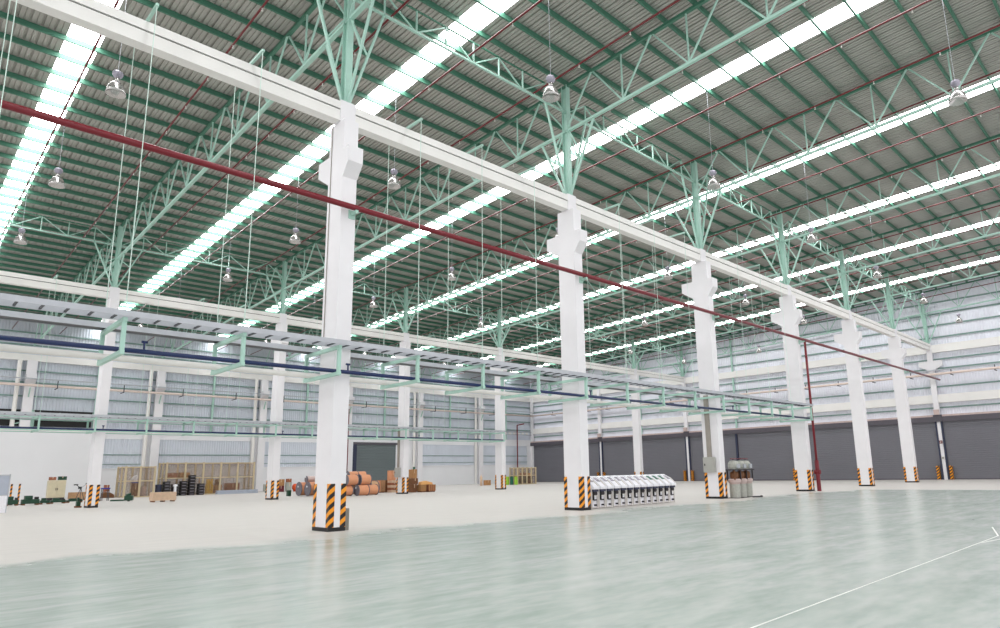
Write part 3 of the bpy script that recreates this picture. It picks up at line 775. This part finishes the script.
carton((30.15, 79.8, 1.155), .65, .6, .6, 'white carton on the right of the wide reddish box', 'white_paint', name='white_carton')
for i, (yy, zz, lb) in enumerate(((77.0, .1, 'front one below'), (77.23, .1, 'middle one below'), (77.46, .1, 'rear one below'), (77.1, .31, 'front one on top'), (77.33, .31, 'rear one on top'))):
    o = MB().box(27.2, 31.6, yy-.1, yy+.1, zz-.1, zz+.1).build('metal_profile', 'glass_grey')
    tag(o, 'long pale metal profile lying before the long mesh cage, %s' % lb, 'metal profile', 'bundle of long metal profiles')
# small grey machine beside the cage
t = empty('small_machine', (32.3, 76.3, 0), 'small pale grey machine with round tank right of the long mesh cage', 'machine')
MB().box(-.28, .28, -.3, .3, .15, .95).build('cabinet', 'machine_grey', t, bevel=.03); MB().tube((0, 0, .95), (0, 0, 1.4), .2, 12).build('tank', 'white_paint', t); MB().box(-.25, -.1, -.35, -.3, .3, .8).build('panel', 'green_panel', t)
for x in (-.2, .2): MB().tube((x, -.2, 0), (x, -.2, .15), .05, 8).build('foot', 'black', t)

# left group: board, striped posts, green machine frames, cabinet
t = empty('display_board', (5.05, 49.9, 0), 'grey-topped white board standing at the left picture edge', 'board')
MB().box(-1.6, .9, -.06, .06, 0, 1.0).build('lower_panel', 'white_paint', t); MB().box(-1.6, .9, -.04, .04, 1.0, 2.1).build('glass_panel', 'glass_grey', t)
f = MB(); f.box(-1.6, .93, -.07, .07, 2.1, 2.17); f.box(.88, .93, -.07, .07, 0, 2.2); f.box(-1.6, .93, -.07, .07, .97, 1.02); f.build('frame', 'galv', t)
for x, y, lb in ((8.05, 66, 'left'), (8.55, 66, 'right')):
    o = empty('striped_post', (x, y, 0), 'orange and black striped post, the %s of the pair at the far left' % lb, 'post', 'pair of striped posts')
    MB().box(-.06, .06, -.06, .06, 0, 1.6).build('pole', 'hazard', o); MB().box(-.18, .18, -.18, .18, 0, .05).build('base', 'black', o)
def gframe(loc, sx, sy_, sz, rz, label):
    t = empty('green_machine_frame', loc, label, 'machine frame', 'dark green machine frames on the floor', rz)
    MB().box(-sx/2, sx/2, -sy_/2, sy_/2, .1, sz*.62).build('bed', 'dark_green', t, bevel=.03)
    MB().box(-sx*.35, sx*.1, -sy_*.4, sy_*.4, sz*.62, sz).build('block', 'dark_green', t, bevel=.03)
    MB().tube((sx*.2, -sy_*.3, sz*.75), (sx*.45, -sy_*.3, sz*.75), sz*.13, 10).build('roller', 'dark_metal', t)
    for x in (-sx*.4, sx*.4):
        for y in (-sy_*.4, sy_*.4): MB().box(x-.08, x+.08, y-.08, y+.08, 0, .1).build('foot', 'wood_dark', t)
    return t
for a in (((7.95, 64.3, 0), .75, .7, .68, 0, 'dark green machine frame directly right of the display board'), ((9.05, 64.1, 0), 1.05, .8, .70, 0, 'dark green machine frame, tallest of the low row'),
          ((10.05, 64.75, 0), .6, .6, .48, 0, 'low dark green machine frame before the beige cabinet'), ((10.98, 65.3, 0), 1.0, .6, .42, 0, 'long low dark green machine frame before the wooden crates'), ((12.25, 66.2, 0), 1.1, .5, .34, 0, 'flattest dark green machine frame, right end of the low row')):
    gframe(*a)
gframe((10.08, 53.2, 0), .22, .4, .66, 0, 'small dark green unit standing against the first far column')
t = empty('storage_cabinet', (12.22, 74.0, 0), 'beige two-door storage cabinet by the back wall at left', 'cabinet')
MB().box(-.64, .64, -.28, .28, .0, .3).build('plinth', 'dark_metal', t)
MB().box(-.66, .66, -.3, .3, .3, 1.84).build('body', 'beige_metal', t, bevel=.02)
for s_ in (-1, 1):
    d_ = MB().box(min(0.01*s_, .64*s_), max(0.01*s_, .64*s_), -.33, -.3, .35, 1.8).build('door', 'beige_metal', t)
    MB().box(s_*.06-.02, s_*.06+.02, -.36, -.33, .95, 1.15).build('handle', 'dark_metal', d_)
carton((11.87, 74.0, 1.85), .5, .4, .28, 'reddish brown box on the beige cabinet', 'card_red')
carton((12.6, 74.0, 1.85), .62, .4, .32, 'dark green box on the beige cabinet', 'dark_green', name='green_box')
crate((14.2, 75.6, 0), 1.3, .7, .66, 'brown wooden crate between the beige cabinet and the first far column', 'wood')
t = empty('tripod_stand', (13.95, 73.2, 0), 'thin tripod stand with black heads left of the first far column', 'stand')
for a in range(3): MB().tube((0, 0, 1.1), (.4*math.cos(a*2.1+.4), .4*math.sin(a*2.1+.4), 0), .025, 6).build('leg', 'galv_dark', t)
MB().tube((-.4, 0, 1.4), (.0, 0, 1.1), .03, 6).build('arm', 'dark_metal', t); MB().tube((.45, 0, 1.5), (.0, 0, 1.1), .03, 6).build('arm', 'galv', t)
MB().box(-.55, -.25, -.1, .1, 1.35, 1.45).build('head', 'black', t); MB().box(.35, .62, -.1, .1, 1.42, 1.54).build('head', 'black', t); MB().box(-.2, .05, -.1, .1, 1.02, 1.22).build('clamp', 'dark_metal', t)
t = empty('work_table', (14.8, 68.2, 0), 'small table with bright blue top right of the first far column', 'table')
MB().box(-.3, .3, -.3, .3, 1.0, 1.1).build('tabletop', 'blue', t)
for x in (-.24, .24):
    for y in (-.24, .24): MB().box(x-.025, x+.025, y-.025, y+.025, 0, 1.0).build('leg', 'galv_dark', t)
gframe((14.1, 67.6, 0), .35, .5, .36, 0, 'tiny dark green unit beside the blue-topped table')
g = MB(); g.prism([(-.55, 0), (.55, 0), (.5, .3), (.2, .5), (-.3, .62), (-.5, .4)], 'y', -.4, .4)
tag(g.build('dark_goods_pile', 'wood_dark', loc=(17.5, 79.6, 0), bevel=.05), 'dark reddish pile of goods on the floor left of the first mesh cage', 'pile')
carton((17.35, 79.6, .62), .4, .5, .66, 'brown box on the dark pile left of the first mesh cage', 'card_red')

# goods right of the second far column
carton((34.6, 78.0, 0), .75, .7, .7, 'maroon box right of the second far column, at floor level', 'maroon')
carton((35.35, 77.4, 0), .55, .6, 1.1, 'grey-green carton in front of the maroon box', 'machine_grey')
carton((34.6, 78.0, .705), .8, .6, .75, 'tan box stacked above the maroon box', 'card')
carton((35.35, 77.4, 1.105), .5, .5, .4, 'brown box topmost right of the second far column', 'card_red')
g = MB(); g.lathe([(0, .12), (.2, .14), (.34, .28), (.4, .5), (.34, .72), (.2, .88), (0, .9)], 16, (36.3, 77.6, 0)); g.tube((36.3, 77.6, 0), (36.3, 77.6, .2), .25, 10)
tag(g.build('orange_tank', 'orange', smooth=True), 'round bright orange tank left of the paper-wrapped reels', 'tank')
tag(MB().box(27.05, 27.35, 59.2, 59.6, 0, .52).build('green_block', 'dark_green', bevel=.03), 'dark green block left of the first big reel', 'block')
def reel(loc, label, L=1.0, r=.62, w_='kraft'):
    t = empty('cable_reel', loc, label, 'reel', 'paper-wrapped reels')
    MB().tube((0, 0, 0), (L, 0, 0), r*.93, 20).build('wrapped_body', w_, t, smooth=False)
    for x in (-.06, L): MB().tube((x, 0, 0), (x+.06, 0, 0), r, 24).build('flange', 'reel_end', t)
    MB().tube((-.08, .1, .2), (-.06, .1, .2), .08, 10).build('hub_label', 'white_paint', t)
    return t
r0 = reel((27.55, 58.1, .635), 'big paper-wrapped reel with grey end, leftmost on the floor')
copy_tree(r0, (27.75, 56.8, .635), 'big paper-wrapped reel with grey end, second from the left on the floor')
copy_tree(r0, (27.95, 55.5, .635), 'big paper-wrapped reel hidden behind the nearest column, next to the left pair')
r1 = reel((27.9, 57.45, 1.46), 'thin reddish wrapped roll lying on top of the left pair of reels', 1.3, .30, 'pinkish')
r3 = reel((28.3, 52.0, .47), 'paper-wrapped reel on the floor immediately right of the nearest column', .9, .46)
copy_tree(r3, (29.55, 51.5, .47), 'paper-wrapped reel on the floor, second right of the nearest column')
copy_tree(r3, (30.75, 52.0, .47), 'paper-wrapped reel on the floor, third right of the nearest column')
copy_tree(r3, (28.7, 51.85, 1.34), 'paper-wrapped reel stacked on top right of the nearest column')
copy_tree(r3, (29.9, 51.8, 1.345), 'paper-wrapped reel stacked on top, second right of the nearest column')
r2 = reel((32.1, 53.9, .61), 'wide brown wrapped reel on the floor left of the wooden crates', .7, .6, 'wood')
copy_tree(r3, (31.9, 57.4, 1.67), 'pale reel high at the back before the grey back door')
copy_tree(r3, (33.7, 59.0, 1.67), 'brown reel highest at the back before the grey back door')
tag(MB().box(31.8, 32.9, 56.9, 57.9, 0, 1.20).build('reel_stand', 'wood_dark', bevel=.02), 'dark wooden stand under the pale reel at the back', 'stand')
tag(MB().box(33.6, 34.7, 58.5, 59.5, 0, 1.20).build('reel_stand', 'wood_dark', bevel=.02), 'dark wooden stand under the brown reel at the back', 'stand')
tag(MB().box(28.6, 29.2, 53.2, 53.7, 0, .45).build('green_block', 'dark_green', bevel=.03), 'dark green block between the reels right of the nearest column', 'block')
tag(MB().box(46.35, 47.7, 83.3, 83.55, .96, 1.24).build('red_bar', 'red_pipe'), 'bright red bar low at the wall just right of the nearest column', 'red bar')
crate((35.35, 58.1, 0), .6, .6, 1.14, 'reddish wooden crate in the row right of the reels', 'kraft')
crate((36.25, 58.6, 0), .5, .6, 1.16, 'brown wooden crate in the middle of the crates left of the third far column', 'wood')
crate((37.05, 59.1, 0), .5, .6, 1.16, 'dark brown wooden crate beside the flat bundles left of the third far column', 'wood_dark')
for i in range(5): carton((37.0-.02*(i % 2), 57.75, i*.235), .62, .8, .225, '%s flat bundle in the stack by the third far column' % ('topmost' if i == 4 else 'bottom' if i == 0 else ORD[i]+' from the floor,'), 'card_red' if i % 2 else 'wood_pale', name='flat_bundle')
carton((36.9, 57.75, 1.175), .55, .7, .95, 'tall tan carton on the flat bundles by the third far column', 'kraft')
# right of third far column
carton((37.48, 54.95, 0), .56, .7, .78, 'olive brown box lowest in the stack right of the third far column', 'brown')
carton((37.55, 54.95, .785), .66, .7, .55, 'olive brown box in the middle of the stack right of the third far column', 'brown')
carton((37.5, 54.95, 1.34), .56, .6, .85, 'brown carton topmost of the stack right of the third far column', 'card')
tag(MB().tube((37.6, 54.9, 2.195), (37.6, 54.9, 2.42), .11, 10).build('small_pot', 'green_panel'), 'small dark green pot on top of the brown cartons', 'pot')
crate((38.25, 54.55, 0), .55, .7, .66, 'low brown wooden crate on the floor right of the third far column', 'card')
crate((39.1, 54.3, 0), .7, .7, .66, 'low brown wooden crate at the right end by the third far column', 'card_red', lidmt='card')
g = MB(); g.prism([(-.7, 0), (.7, 0), (.6, .2), (-.1, .36), (-.6, .26)], 'y', -.3, .3)
tag(g.build('orange_bale', 'orange_pale', loc=(38.65, 54.45, .705), bevel=.04), 'pale orange bale lying on the low brown crates', 'bale')
tag(MB().tube((38.6, 56.6, 0), (38.6, 56.6, 1.6), .03, 6).tube((38.6, 56.6, 1.6), (39.0, 56.5, 1.7), .03, 6).tube((39.0, 56.5, 1.7), (39.1, 56.5, 0), .03, 6).build('trolley_handle', 'galv'), 'thin grey curved trolley handle behind the low brown crates', 'trolley handle')
# small things by the fourth far column
tag(MB().lathe([(0, 0), (.18, 0), (.18, 1.1), (.11, 1.3), (.05, 1.35), (.05, 1.5), (0, 1.5)], 12, (59.8, 71.2, 0)).build('gas_cylinder', 'wood_pale', smooth=True), 'pale tan gas cylinder standing left of the fourth far column', 'gas cylinder')
carton((61.9, 72.4, 0), .85, .6, .7, 'low brown box between the gas cylinder and the fourth far column', 'card')
tag(MB().tube((62.6, 71.2, 0), (62.6, 71.2, .85), .22, 12).build('grey_drum', 'grey_box'), 'small grey drum behind the left side of the fourth far column', 'drum')
for i, (x, y, mt, nm) in enumerate(((63.6, 70.0, 'lime', 'lime green drum, left'), (63.9, 69.45, 'green_panel', 'dark green drum, middle'), (64.2, 68.9, 'lime', 'lime green drum, right'))):
    t = empty('drum', (x, y, 0), nm+' of three between the fourth far column and the corner cage', 'drum', 'green drums')
    MB().lathe([(0, 0), (.24, 0), (.25, .35), (.24, .7), (.25, .75), (.24, 1.1), (0, 1.1)], 14).build('body', mt, t); MB().tube((0, 0, 1.1), (0, 0, 1.14), .21, 14).build('lid', 'yellow' if i == 2 else mt, t)
for x, sz, mt, nm, t2, m2, n2 in ((65.6, 1.3, 'black', 'black box in the left bay of the corner cage', None, 0, 0), (66.75, 1.15, 'dark_green', 'dark green box in the middle of the corner cage', .5, 'card_red', 'reddish box on the dark green box in the corner cage'),
        (67.9, 1.1, 'brown', 'brown box in the right bay of the corner cage', .45, 'orange_pale', 'orange box on the brown box in the corner cage')):
    carton((x, 70.15, 0), .7, .8, sz, nm, mt, name='storage_box')
    if t2: carton((x, 70.15, sz+.005), .6, .7, t2, n2, m2, name='storage_box')
